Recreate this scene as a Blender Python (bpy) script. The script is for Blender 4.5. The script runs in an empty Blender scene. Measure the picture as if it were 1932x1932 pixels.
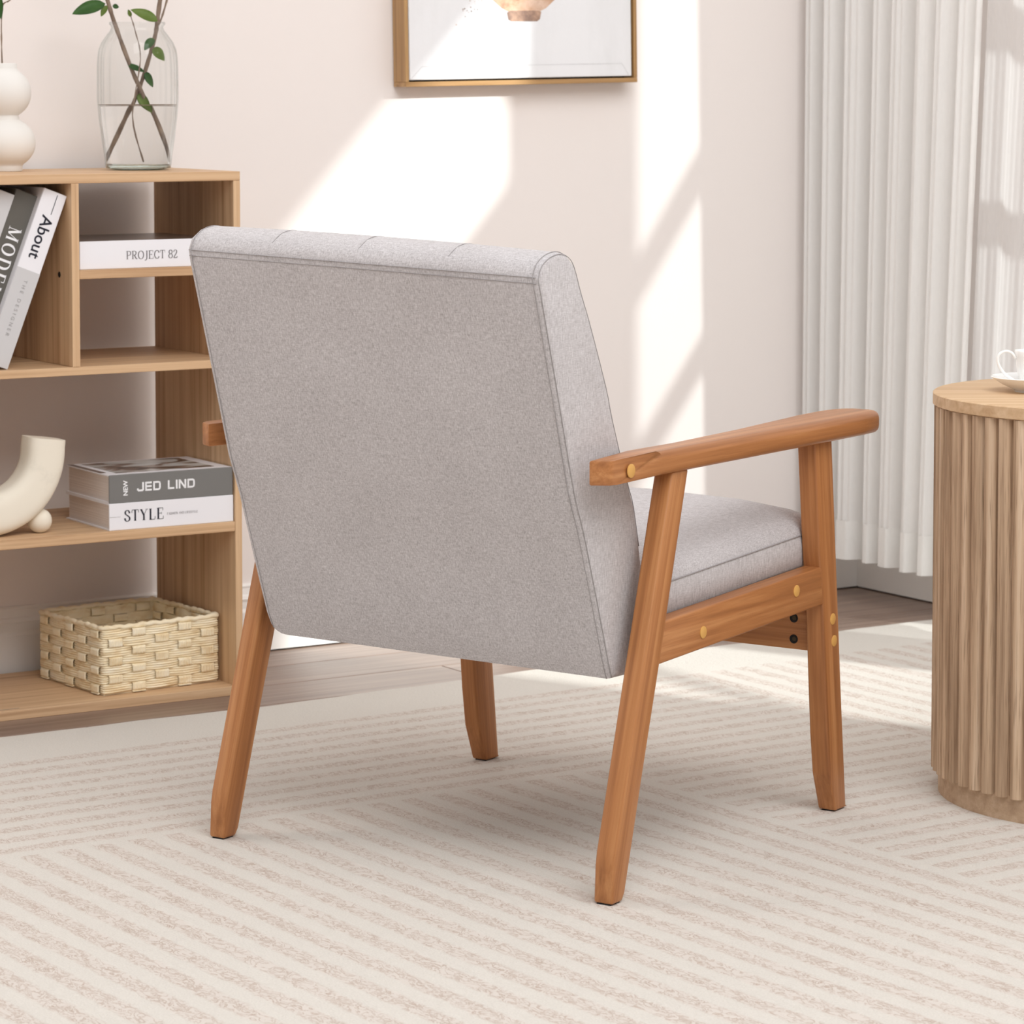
import bpy, bmesh, math, random
from math import sin, cos, pi, radians, sqrt, atan2
from mathutils import Vector, Matrix
random.seed(7)
S = bpy.context.scene
COL = S.collection

# ------------------------------------------------------------------ camera
cd = bpy.data.cameras.new('camera'); cam = bpy.data.objects.new('camera', cd); COL.objects.link(cam)
PITCH = radians(4.0)
cam.location = (0, 0, 1.0); cam.rotation_euler = (pi/2 - PITCH, 0, 0)
cd.sensor_width = 36; cd.lens = 6000/1932*36
cd.shift_y = -(966 - (150 + 6000*math.tan(PITCH)))/1932
cd.clip_start = .05; cd.clip_end = 200
cd.dof.use_dof = True; cd.dof.focus_distance = 4.1; cd.dof.aperture_fstop = 15
S.camera = cam

# ------------------------------------------------------------------ frames of reference (metres)
TH = radians(31.57); SH = Vector((-.4383, 5.1273, 0))                      # shelf: front right corner
TW = radians(32.5); CO = Vector((.68470673, 6.24078307, 0))                # room corner
WU = Vector((cos(TW), sin(TW), 0)); WN = Vector((sin(TW), -cos(TW), 0))
M_WALL = Matrix.Translation(CO) @ Matrix(((-WU.x, WN.x, 0, 0), (-WU.y, WN.y, 0, 0), (0, 0, 1, 0), (0, 0, 0, 1)))  # (w, r, z)

# ------------------------------------------------------------------ light
w = bpy.data.worlds.new('sky'); S.world = w; w.use_nodes = True
bg = w.node_tree.nodes['Background']; bg.inputs[0].default_value = (1.0, 1.0, 1.0, 1); bg.inputs[1].default_value = .46
sd = bpy.data.lights.new('sun', 'SUN'); sun = bpy.data.objects.new('sun', sd); COL.objects.link(sun)
sd.energy = 6.2; sd.angle = radians(1.4); sd.color = (1, .995, .985)
travel = (-WN*.045 - WU*.020 - Vector((0, 0, .022))).normalized()
sun.rotation_euler = travel.to_track_quat('-Z', 'Y').to_euler(); sun.location = (6, 2, 4)
ld = bpy.data.lights.new('softbox', 'AREA'); lamp = bpy.data.objects.new('softbox', ld); COL.objects.link(lamp)   # studio softbox, window side
ld.shape = 'RECTANGLE'; ld.size = 3.0; ld.size_y = 2.6; ld.energy = 92; ld.color = (.985, .99, 1)
lamp.location = (1.0, 2.0, 3.5); lamp.rotation_euler = (Vector((.05, 5.0, .45)) - lamp.location).to_track_quat('-Z', 'Y').to_euler()
S.view_settings.view_transform = 'Standard'; S.view_settings.look = 'None'
S.view_settings.exposure = .29; S.view_settings.gamma = 1; S.view_settings.use_curve_mapping = False

# ------------------------------------------------------------------ colour + materials
def lin(r, g, b):
    f = lambda c: (c/255/12.92 if c <= 10 else ((c/255+.055)/1.055)**2.4)
    return (f(r), f(g), f(b), 1)
def new_mat(name, rough=.6, col=(.8, .8, .8, 1), spec=.3):
    m = bpy.data.materials.new(name); m.use_nodes = True
    b = m.node_tree.nodes['Principled BSDF']
    b.inputs['Base Color'].default_value = col; b.inputs['Roughness'].default_value = rough
    b.inputs['Specular IOR Level'].default_value = spec
    return m, m.node_tree.nodes, m.node_tree.links, b
def nd(ns, typ, **kw):
    n = ns.new(typ)
    for k, v in kw.items(): setattr(n, k, v)
    return n
def math_n(ns, ls, op, a, b=None, clamp=False):
    n = ns.new('ShaderNodeMath'); n.operation = op; n.use_clamp = clamp
    for i, v in enumerate((a, b)):
        if v is None: continue
        if isinstance(v, (int, float)): n.inputs[i].default_value = v
        else: ls.new(v, n.inputs[i])
    return n.outputs[0]
def mixc(ns, ls, fac, a, b, blend='MIX'):
    n = ns.new('ShaderNodeMix'); n.data_type = 'RGBA'; n.blend_type = blend
    for sock, v in ((n.inputs[0], fac), (n.inputs[6], a), (n.inputs[7], b)):
        if isinstance(v, (int, float)): sock.default_value = v
        elif isinstance(v, tuple): sock.default_value = v
        else: ls.new(v, sock)
    return n.outputs[2]
def ramp(ns, ls, fac, stops):
    n = ns.new('ShaderNodeValToRGB'); cr = n.color_ramp
    while len(cr.elements) < len(stops): cr.elements.new(.5)
    for e, (p, c) in zip(cr.elements, stops): e.position = p; e.color = c
    ls.new(fac, n.inputs[0]); return n.outputs[0]
def obj_coord(ns, ls, scale, loc=(0, 0, 0), rot=(0, 0, 0), jitter=False, tilt=0):
    t = ns.new('ShaderNodeTexCoord'); m = ns.new('ShaderNodeMapping')
    src = t.outputs['Object']
    if tilt:
        m0 = ns.new('ShaderNodeMapping'); m0.inputs['Rotation'].default_value = (tilt, 0, 0); ls.new(src, m0.inputs[0]); src = m0.outputs[0]
    m.inputs['Scale'].default_value = scale; m.inputs['Location'].default_value = loc; m.inputs['Rotation'].default_value = rot
    ls.new(src, m.inputs[0])
    out = m.outputs[0]
    if jitter:
        oi = ns.new('ShaderNodeObjectInfo'); v = ns.new('ShaderNodeVectorMath'); v.operation = 'ADD'
        sc = ns.new('ShaderNodeMath'); sc.operation = 'MULTIPLY'; sc.inputs[1].default_value = 37.0
        ls.new(oi.outputs['Random'], sc.inputs[0]); ls.new(out, v.inputs[0]); ls.new(sc.outputs[0], v.inputs[1]); out = v.outputs[0]
    return out
def noise(ns, ls, vec, scale=1, detail=3, rough=.5, dist=0):
    n = ns.new('ShaderNodeTexNoise'); n.inputs['Scale'].default_value = scale; n.inputs['Detail'].default_value = detail
    n.inputs['Roughness'].default_value = rough; n.inputs['Distortion'].default_value = dist
    ls.new(vec, n.inputs['Vector']); return n.outputs[0]
def bump(ns, ls, h, b, strength=.2, dist=.001):
    n = ns.new('ShaderNodeBump'); n.inputs['Strength'].default_value = strength; n.inputs['Distance'].default_value = dist
    ls.new(h, n.inputs['Height']); ls.new(n.outputs[0], b.inputs['Normal'])

def wood(name, c_dark, c_mid, c_light, axis='z', rough=.4, grain=1.0, wave=.25, tilt=0, vary=0., spec=.35, pores=.25, bmp=.15):
    m, ns, ls, b = new_mat(name, rough, c_mid, spec)
    k = {'x': (1.6, 75, 75), 'y': (75, 1.6, 75), 'z': (75, 75, 1.6)}[axis]
    k2 = {'x': (14, 420, 420), 'y': (420, 14, 420), 'z': (420, 420, 14)}[axis]
    v = obj_coord(ns, ls, tuple(a*grain for a in k), jitter=True, tilt=tilt); v2 = obj_coord(ns, ls, tuple(a*grain for a in k2), jitter=True, tilt=tilt)
    n1 = noise(ns, ls, v, 1, 4, .6, wave); n2 = noise(ns, ls, v2, 1, 2, .6)
    c = ramp(ns, ls, n1, [(.28, c_dark), (.5, c_mid), (.74, c_light)])
    f = ramp(ns, ls, n2, [(.3, (1, 1, 1, 1)), (.46, (0, 0, 0, 1))])
    fm = math_n(ns, ls, 'MULTIPLY', f, pores)
    c = mixc(ns, ls, fm, c, c_dark)
    if vary:
        oi = ns.new('ShaderNodeObjectInfo')
        g = math_n(ns, ls, 'MULTIPLY_ADD', oi.outputs['Random'], vary); g.node.inputs[2].default_value = 1 - vary/2
        h = ns.new('ShaderNodeHueSaturation'); ls.new(c, h.inputs['Color']); ls.new(g, h.inputs['Value']); c = h.outputs[0]
    ls.new(c, b.inputs['Base Color']); bump(ns, ls, n2, b, bmp, .0006)
    return m

MAT = {}
# chair timber: honey-orange stain
cw = (lin(142, 90, 52), lin(172, 114, 68), lin(198, 142, 92))
MAT['chair_r'] = wood('chair_wood_rear_leg', *cw, axis='z', rough=.38, pores=.3, tilt=radians(16.9))
MAT['chair_f'] = wood('chair_wood_front_leg', *cw, axis='z', rough=.38, pores=.3, tilt=radians(-6.3))
MAT['chair_y'] = wood('chair_wood_long', *cw, axis='y', rough=.34, pores=.3)
MAT['chair_x'] = wood('chair_wood_cross', *cw, axis='x', rough=.4, pores=.3)
sw = (lin(176, 136, 100), lin(210, 174, 136), lin(226, 194, 156))
MAT['shelf_x'] = wood('shelf_oak_long', *sw, axis='x', rough=.5, pores=.18)
MAT['shelf_z'] = wood('shelf_oak_upright', *sw, axis='z', rough=.5, pores=.18)
tw_ = (lin(140, 112, 88), lin(202, 173, 144), lin(224, 200, 174))
MAT['table_z'] = wood('washed_oak_slat', *tw_, axis='z', rough=.75, vary=.14, pores=.62, bmp=.8, spec=.15)
MAT['table_x'] = wood('washed_oak_top', lin(190, 156, 120), lin(206, 174, 138), lin(218, 190, 156), axis='x', rough=.6, pores=.25, spec=.2)
MAT['table_p'] = wood('washed_oak_plinth', lin(176, 148, 122), lin(194, 166, 138), lin(208, 182, 156), axis='x', rough=.75, pores=.35, spec=.15)
MAT['plank'] = wood('floor_plank_oak', lin(116, 96, 84), lin(142, 120, 107), lin(160, 138, 124), axis='x', rough=.35, vary=.14, pores=.15)
gw = (lin(138, 100, 60), lin(176, 136, 88), lin(204, 166, 116))
MAT['gold_frame'] = wood('antique_gilt_rail', *gw, axis='x', rough=.35, pores=.2, spec=.5)
MAT['gold_z'] = wood('antique_gilt_stile', *gw, axis='z', rough=.35, pores=.2, spec=.5)
MAT['peg'] = new_mat('pale_peg', .4, lin(214, 164, 92))[0]
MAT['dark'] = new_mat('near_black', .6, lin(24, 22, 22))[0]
MAT['bolt'] = new_mat('dark_bolt_metal', .35, lin(70, 60, 46))[0]; MAT['bolt'].node_tree.nodes['Principled BSDF'].inputs['Metallic'].default_value = .8

def fabric():
    m, ns, ls, b = new_mat('heather_grey_linen', .95, lin(192, 186, 184), .1)
    v1 = obj_coord(ns, ls, (760, 760, 95)); v2 = obj_coord(ns, ls, (150, 150, 1000)); v3 = obj_coord(ns, ls, (9, 9, 9))
    a = noise(ns, ls, v1, 1, 2, .6); c = noise(ns, ls, v2, 1, 2, .6); g = noise(ns, ls, v3, 1, 3)
    s = math_n(ns, ls, 'ADD', math_n(ns, ls, 'MULTIPLY', a, .62), math_n(ns, ls, 'MULTIPLY', c, .38))
    s2 = math_n(ns, ls, 'MULTIPLY_ADD', g, .12); s2.node.inputs[2].default_value = -.06
    s = math_n(ns, ls, 'ADD', s, s2)
    col = ramp(ns, ls, s, [(.29, lin(157, 152, 152)), (.5, lin(189, 185, 186)), (.71, lin(214, 211, 212))])
    ls.new(col, b.inputs['Base Color']); bump(ns, ls, s, b, .35, .0008)
    b.inputs['Sheen Weight'].default_value = .25
    return m
MAT['fabric'] = fabric()
MAT['seam'] = new_mat('grey_stitching', .95, lin(160, 156, 156), .05)[0]
MAT['welt'] = MAT['fabric']

def wall_mat():
    m, ns, ls, b = new_mat('blush_wall_paint', .9, lin(240, 230, 224), .1)
    v = obj_coord(ns, ls, (1.2, 1.2, 1.2)); n = noise(ns, ls, v, 1, 3)
    ls.new(ramp(ns, ls, n, [(.3, lin(240, 232, 228)), (.7, lin(241, 234, 230))]), b.inputs['Base Color'])
    v2 = obj_coord(ns, ls, (260, 260, 260)); bump(ns, ls, noise(ns, ls, v2, 1, 2), b, .05, .0005)
    return m
MAT['wall'] = wall_mat()
MAT['white_paint'] = new_mat('white_gloss_paint', .35, lin(243, 240, 236), .3)[0]
MAT['ceramic'] = new_mat('matt_white_ceramic', .75, lin(232, 229, 224), .2)[0]
MAT['arch'] = new_mat('cream_plaster_ceramic', .85, lin(238, 230, 214), .15)[0]
def _mottle(m, amt=.04, sc=14):
    ns, ls = m.node_tree.nodes, m.node_tree.links; b = ns['Principled BSDF']
    v = obj_coord(ns, ls, (sc, sc, sc)); n = noise(ns, ls, v, 1, 5, .65)
    base = tuple(b.inputs['Base Color'].default_value)
    dk = tuple(c*(1-amt*3) for c in base[:3]) + (1,)
    ls.new(ramp(ns, ls, n, [(.28, dk), (.42, base)]), b.inputs['Base Color'])
_mottle(MAT['arch'])
MAT['porcelain'] = new_mat('glossy_porcelain', .12, lin(246, 246, 244), .6)[0]
MAT['slab'] = new_mat('floor_underlay', .7, lin(170, 150, 136), .2)[0]
MAT['cream_paper'] = new_mat('page_block', .9, lin(226, 214, 206), .1)[0]
def pages(m):
    ns, ls = m.node_tree.nodes, m.node_tree.links; b = ns['Principled BSDF']
    v = obj_coord(ns, ls, (3, 3, 900)); n = noise(ns, ls, v, 1, 1)
    ls.new(ramp(ns, ls, n, [(.3, lin(208, 196, 188)), (.7, lin(234, 224, 217))]), b.inputs['Base Color'])
pages(MAT['cream_paper'])
MAT['cover_white'] = new_mat('white_book_cover', .35, lin(240, 239, 243), .4)[0]
MAT['cover_grey'] = new_mat('mid_grey_book_cover', .4, lin(122, 121, 119), .4)[0]
MAT['cover_char'] = new_mat('charcoal_book_cover', .4, lin(98, 95, 89), .4)[0]
MAT['cover_silver'] = new_mat('pale_grey_book_cover', .35, lin(206, 205, 206), .4)[0]
MAT['brown_print_shade'] = new_mat('dark_umber_print_and_shade', .25, lin(104, 88, 80), .5)[0]  # printed band colour, also painted shade on the upper shelf book's top
MAT['ink_dark'] = new_mat('print_ink_dark', .6, lin(46, 46, 56), .2)[0]
MAT['ink_grey'] = new_mat('print_ink_grey', .6, lin(118, 114, 116), .2)[0]
MAT['ink_pale'] = new_mat('print_ink_pale', .6, lin(168, 166, 166), .2)[0]
MAT['ink_white'] = new_mat('print_ink_white', .6, lin(246, 246, 248), .2)[0]
def cover_photo():
    m, ns, ls, b = new_mat('printed_cover_photo', .3, lin(150, 140, 135), .4)
    v = obj_coord(ns, ls, (13, 22, 1)); n = noise(ns, ls, v, 1, 3, .5, .8)
    ls.new(ramp(ns, ls, n, [(.36, lin(44, 38, 36)), (.45, lin(128, 106, 94)), (.52, lin(190, 192, 190)), (.7, lin(208, 210, 208))]), b.inputs['Base Color'])
    return m
MAT['cover_photo'] = cover_photo()
def straw():
    m, ns, ls, b = new_mat('pale_straw', .75, lin(226, 196, 146), .2)
    v = obj_coord(ns, ls, (24, 24, 60), jitter=True); n = noise(ns, ls, v, 1, 4, .6)
    ls.new(ramp(ns, ls, n, [(.25, lin(226, 198, 150)), (.5, lin(249, 234, 201)), (.75, lin(253, 244, 222))]), b.inputs['Base Color'])
    bump(ns, ls, n, b, .15, .0006)
    return m
MAT['straw'] = straw()
def leaf_m(name, a, bcol):
    m, ns, ls, b = new_mat(name, .45, a, .4)
    v = obj_coord(ns, ls, (40, 40, 40)); n = noise(ns, ls, v, 1, 3)
    ls.new(ramp(ns, ls, n, [(.3, a), (.7, bcol)]), b.inputs['Base Color'])
    return m
MAT['leaf'] = leaf_m('mid_green_leaf', lin(58, 98, 48), lin(84, 124, 62))
MAT['leaf_pale'] = leaf_m('yellow_green_leaf', lin(118, 142, 66), lin(140, 160, 88))
MAT['bark'] = leaf_m('grey_brown_bark', lin(108, 88, 74), lin(150, 130, 112))
def thin_glass(name, tint, ior=.5):
    m = bpy.data.materials.new(name); m.use_nodes = True; ns, ls = m.node_tree.nodes, m.node_tree.links
    ns.remove(ns['Principled BSDF']); out = ns['Material Output']
    t = ns.new('ShaderNodeBsdfTransparent')
    lw0 = ns.new('ShaderNodeLayerWeight'); lw0.inputs[0].default_value = .5
    ls.new(ramp(ns, ls, lw0.outputs['Facing'], [(.45, tint), (.97, tuple(c*d for c, d in zip(tint[:3], (.80, .85, .84))) + (1,))]), t.inputs[0])
    g = ns.new('ShaderNodeBsdfGlossy'); g.inputs['Roughness'].default_value = .03
    lw = ns.new('ShaderNodeLayerWeight'); lw.inputs[0].default_value = .5
    f = math_n(ns, ls, 'POWER', lw.outputs['Facing'], 2.4); f = math_n(ns, ls, 'MULTIPLY_ADD', f, ior); f.node.inputs[2].default_value = .025
    mx = ns.new('ShaderNodeMixShader'); ls.new(f, mx.inputs[0]); ls.new(t.outputs[0], mx.inputs[1]); ls.new(g.outputs[0], mx.inputs[2])
    ls.new(mx.outputs[0], out.inputs[0]); return m
MAT['glass'] = thin_glass('clear_vase_glass', (.955, .965, .962, 1), .75)
MAT['pane'] = thin_glass('window_glass', (.98, .99, .99, 1), .5)
def water():
    m, ns, ls, b = new_mat('clear_water', 0, (1, 1, 1, 1), .5)
    b.inputs['Transmission Weight'].default_value = 1; b.inputs['IOR'].default_value = 1.2
    return m
MAT['water'] = water()
MAT['glass_base'] = water(); MAT['glass_base'].name = 'thick_green_glass'; MAT['glass_base'].node_tree.nodes['Principled BSDF'].inputs['Base Color'].default_value = (.80, .92, .88, 1); MAT['glass_base'].node_tree.nodes['Principled BSDF'].inputs['IOR'].default_value = 1.45
def cloth(name, col, trans, clear=0.):
    m = bpy.data.materials.new(name); m.use_nodes = True; ns, ls = m.node_tree.nodes, m.node_tree.links
    ns.remove(ns['Principled BSDF']); out = ns['Material Output']
    d = ns.new('ShaderNodeBsdfDiffuse'); t = ns.new('ShaderNodeBsdfTranslucent')
    v = obj_coord(ns, ls, (900, 900, 60)); n = noise(ns, ls, v, 1, 2)
    c = ramp(ns, ls, n, [(.3, tuple(x*.95 for x in col[:3]) + (1,)), (.7, col)])
    ls.new(c, d.inputs[0]); ls.new(c, t.inputs[0])
    mx = ns.new('ShaderNodeMixShader'); mx.inputs[0].default_value = trans
    ls.new(d.outputs[0], mx.inputs[1]); ls.new(t.outputs[0], mx.inputs[2]); last = mx.outputs[0]
    if clear:
        tr = ns.new('ShaderNodeBsdfTransparent'); m2 = ns.new('ShaderNodeMixShader'); m2.inputs[0].default_value = clear
        ls.new(last, m2.inputs[1]); ls.new(tr.outputs[0], m2.inputs[2]); last = m2.outputs[0]
    ls.new(last, out.inputs[0]); return m
MAT['curtain'] = cloth('ivory_pleated_voile', lin(253, 252, 250), .35)
MAT['hem'] = cloth('ivory_hem_double_layer', lin(248, 247, 244), .2)
MAT['sheer'] = cloth('thin_white_voile', lin(252, 252, 252), .6, .40)

def rug_mat():
    m, ns, ls, b = new_mat('cream_woven_rug', .95, lin(222, 215, 207), .08)
    tc = ns.new('ShaderNodeTexCoord'); sp = ns.new('ShaderNodeSeparateXYZ'); ls.new(tc.outputs['Object'], sp.inputs[0])
    wv = obj_coord(ns, ls, (38, 38, 1)); wn = noise(ns, ls, wv, 1, 2)
    wob = math_n(ns, ls, 'MULTIPLY_ADD', wn, .010); wob.node.inputs[2].default_value = -.005
    s = math_n(ns, ls, 'ADD', sp.outputs[0], wob); t = math_n(ns, ls, 'ADD', sp.outputs[1], wob)
    gt = lambda a, x: math_n(ns, ls, 'GREATER_THAN', a, x)
    lt = lambda a, x: math_n(ns, ls, 'LESS_THAN', a, x)
    AND = lambda a, c: math_n(ns, ls, 'MULTIPLY', a, c)
    OR = lambda a, c: math_n(ns, ls, 'MAXIMUM', a, c)
    isB = AND(lt(s, .64), gt(t, .7)); isD = gt(s, 1.165); along = OR(isB, isD)
    pit = .0525
    # along: stripes run along t, periodic in s
    qs = math_n(ns, ls, 'MULTIPLY', math_n(ns, ls, 'SUBTRACT', s, .64), along)
    inv = math_n(ns, ls, 'SUBTRACT', 1.0, along)
    qt = math_n(ns, ls, 'MULTIPLY', math_n(ns, ls, 'SUBTRACT', t, .175), inv)
    q = math_n(ns, ls, 'ADD', qs, qt)
    fr = math_n(ns, ls, 'FRACT', math_n(ns, ls, 'MULTIPLY', q, 1/pit))
    # soft stripe mask: 1 = mottled
    up = math_n(ns, ls, 'MULTIPLY', math_n(ns, ls, 'SUBTRACT', fr, .02), 9, True)
    dn = math_n(ns, ls, 'MULTIPLY', math_n(ns, ls, 'SUBTRACT', .64, fr), 9, True)
    mask = AND(up, dn)
    bord = math_n(ns, ls, 'MULTIPLY', math_n(ns, ls, 'SUBTRACT', t, .175), 150, True)
    mask = AND(mask, bord)
    # yarn squiggles
    qv = obj_coord(ns, ls, (95, 44, 1), rot=(0, 0, radians(34))); sq = noise(ns, ls, qv, 1, 3, .6, 1.4)
    ln = math_n(ns, ls, 'ABSOLUTE', math_n(ns, ls, 'SUBTRACT', sq, .5))
    ln = ramp(ns, ls, ln, [(.0, (1, 1, 1, 1)), (.06, (0, 0, 0, 1))])
    pv = obj_coord(ns, ls, (45, 45, 1)); pn = noise(ns, ls, pv, 1, 2)
    pm = ramp(ns, ls, pn, [(.35, (.6, .6, .6, 1)), (.65, (1, 1, 1, 1))])
    ln = math_n(ns, ls, 'MULTIPLY', ln, pm)
    mot = mixc(ns, ls, math_n(ns, ls, 'MULTIPLY', ln, .66), lin(211, 203, 195), lin(164, 138, 120))
    fv = obj_coord(ns, ls, (420, 420, 1)); fn = noise(ns, ls, fv, 1, 2)
    cream = ramp(ns, ls, fn, [(.3, lin(207, 202, 194)), (.7, lin(217, 212, 204))])
    c = mixc(ns, ls, mask, cream, mot)
    ls.new(c, b.inputs['Base Color'])
    hgt = math_n(ns, ls, 'ADD', math_n(ns, ls, 'MULTIPLY', mask, -1.0), math_n(ns, ls, 'MULTIPLY', fn, .35))
    hgt = math_n(ns, ls, 'ADD', hgt, math_n(ns, ls, 'MULTIPLY', ln, -.8))
    bump(ns, ls, hgt, b, .35, .002)
    return m
MAT['rug'] = rug_mat()
def canvas_mat():
    m, ns, ls, b = new_mat('white_oil_canvas', .7, lin(236, 236, 237), .2)
    v = obj_coord(ns, ls, (9, 9, 3)); n = noise(ns, ls, v, 1, 5, .6)
    c = ramp(ns, ls, n, [(.25, lin(226, 226, 227)), (.6, lin(238, 238, 240))])
    v2 = obj_coord(ns, ls, (160, 160, 160)); n2 = noise(ns, ls, v2, 1, 2)
    ls.new(c, b.inputs['Base Color']); bump(ns, ls, n2, b, .3, .0008); return m
MAT['canvas'] = canvas_mat()
def bowl_paint(name, a, bb, d):
    m, ns, ls, b = new_mat(name, .6, a, .2)
    v = obj_coord(ns, ls, (30, 30, 34)); n = noise(ns, ls, v, 1, 5, .65)
    ls.new(ramp(ns, ls, n, [(.28, d), (.45, a), (.7, bb)]), b.inputs['Base Color']); return m
MAT['bowl'] = bowl_paint('painted_copper_bowl', lin(206, 166, 138), lin(232, 204, 184), lin(150, 112, 92))
MAT['bowl_d'] = bowl_paint('painted_bowl_foot', lin(150, 122, 108), lin(214, 176, 150), lin(112, 96, 92))
MAT['hairline'] = new_mat('pencil_line', .8, lin(196, 196, 197), .1)[0]

# ------------------------------------------------------------------ mesh helpers
def link(name, me, mat=None, parent=None, mw=None):
    o = bpy.data.objects.new(name, me); COL.objects.link(o)
    if mat is not None and not me.materials: me.materials.append(MAT[mat] if isinstance(mat, str) else mat)
    if parent is not None: o.parent = parent
    if mw is not None: o.matrix_local = mw
    return o
def fin(bm, name, mat, parent=None, smooth=False, mw=None):
    bmesh.ops.recalc_face_normals(bm, faces=bm.faces)
    me = bpy.data.meshes.new(name); bm.to_mesh(me); bm.free()
    if smooth is True:
        for p in me.polygons: p.use_smooth = True
    elif smooth:
        for p in me.polygons: p.use_smooth = True
        me.set_sharp_from_angle(angle=radians(smooth))
    return link(name, me, mat, parent, mw)
def empty(name, mw, label, cat, group=None):
    o = bpy.data.objects.new(name, None); COL.objects.link(o); o.matrix_world = mw; o.empty_display_size = .05
    return tag(o, label, cat, group)
def tag(o, label, cat, group=None, kind=None):
    o['label'] = label; o['category'] = cat
    if group: o['group'] = group
    if kind: o['kind'] = kind
    return o
def structure(o, label=None):
    o['kind'] = 'structure'
    if label: o['label'] = label
    return o
def b_box(bm, x0, x1, y0, y1, z0, z1, bev=0, seg=2):
    v = [bm.verts.new(p) for p in ((x0, y0, z0), (x1, y0, z0), (x1, y1, z0), (x0, y1, z0), (x0, y0, z1), (x1, y0, z1), (x1, y1, z1), (x0, y1, z1))]
    fs = [bm.faces.new([v[i] for i in q]) for q in ((3, 2, 1, 0), (4, 5, 6, 7), (0, 1, 5, 4), (1, 2, 6, 5), (2, 3, 7, 6), (3, 0, 4, 7))]
    if bev:
        es = list({e for f in fs for e in f.edges})
        bmesh.ops.bevel(bm, geom=es, offset=bev, segments=seg, affect='EDGES', profile=.5)
def box(name, mat, parent, x0, x1, y0, y1, z0, z1, bev=0, seg=2, mw=None):
    bm = bmesh.new(); b_box(bm, x0, x1, y0, y1, z0, z1, bev, seg); return fin(bm, name, mat, parent, 35 if bev else False, mw)
def prism(bm, poly_a, poly_b, bev=0, seg=2):
    """poly_a / poly_b: matching 3-D outlines of the two caps"""
    a = [bm.verts.new(p) for p in poly_a]; b = [bm.verts.new(p) for p in poly_b]; n = len(a)
    fs = [bm.faces.new(a[::-1]), bm.faces.new(b)]
    for i in range(n): fs.append(bm.faces.new((a[i], a[(i+1) % n], b[(i+1) % n], b[i])))
    if bev:
        es = list({e for f in fs for e in f.edges}); bmesh.ops.recalc_face_normals(bm, faces=bm.faces)
        bmesh.ops.bevel(bm, geom=es, offset=bev, segments=seg, affect='EDGES', profile=.5)
def tube(bm, pts, r, n=8, closed=False, square=0):
    pts = [Vector(p) for p in pts]; m = len(pts); rs = r if isinstance(r, (list, tuple)) else [r]*m
    rings = []; up = None
    for i, p in enumerate(pts):
        d = (pts[(i+1) % m] - pts[i-1]) if closed else (pts[min(i+1, m-1)] - pts[max(i-1, 0)])
        d.normalize()
        if up is None: up = Vector((0, 0, 1)) if abs(d.z) < .9 else Vector((1, 0, 0))
        s = d.cross(up).normalized(); up = s.cross(d).normalized()
        rings.append([bm.verts.new(p + (s*cos(2*pi*k/n) + up*sin(2*pi*k/n))*rs[i]*((abs(cos(2*pi*k/n))**square + abs(sin(2*pi*k/n))**square)**(-1/square) if square else 1)) for k in range(n)])
    rng = range(m) if closed else range(m-1)
    for i in rng:
        A, B = rings[i], rings[(i+1) % m]
        for k in range(n): bm.faces.new((A[k], A[(k+1) % n], B[(k+1) % n], B[k]))
    if not closed: bm.faces.new(rings[0][::-1]); bm.faces.new(rings[-1])
def lathe(bm, prof, n=48, rad=None, cap0=True, cap1=False):
    rings = []
    for i, (r, z) in enumerate(prof):
        rings.append([bm.verts.new(((rad(r, z, 2*pi*k/n) if rad else r)*cos(2*pi*k/n), (rad(r, z, 2*pi*k/n) if rad else r)*sin(2*pi*k/n), z)) for k in range(n)])
    for A, B in zip(rings, rings[1:]):
        for k in range(n): bm.faces.new((A[k], A[(k+1) % n], B[(k+1) % n], B[k]))
    if cap0: bm.faces.new(rings[0][::-1])
    if cap1: bm.faces.new(rings[-1])
def smooth_pts(pts, k=6):
    """Catmull-Rom through points"""
    P = [Vector(p) for p in pts]; out = []
    for i in range(len(P)-1):
        a, b, c, d = P[max(i-1, 0)], P[i], P[i+1], P[min(i+2, len(P)-1)]
        for j in range(k):
            t = j/k; out.append(.5*((2*b) + (c-a)*t + (2*a-5*b+4*c-d)*t*t + (3*b-a-3*c+d)*t**3))
    out.append(P[-1]); return out
def disc(bm, c, nrm, r, h, n=20, dome=.25):
    c = Vector(c); nrm = Vector(nrm).normalized(); s = nrm.orthogonal().normalized(); t = nrm.cross(s)
    rings = [[bm.verts.new(c + nrm*hh + (s*cos(2*pi*k/n) + t*sin(2*pi*k/n))*rr) for k in range(n)] for rr, hh in ((r, -h), (r, h*.6), (r*.92, h))]
    for A, B in zip(rings, rings[1:]):
        for k in range(n): bm.faces.new((A[k], A[(k+1) % n], B[(k+1) % n], B[k]))
    bm.faces.new(rings[0][::-1]); bm.faces.new(rings[-1])

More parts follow.
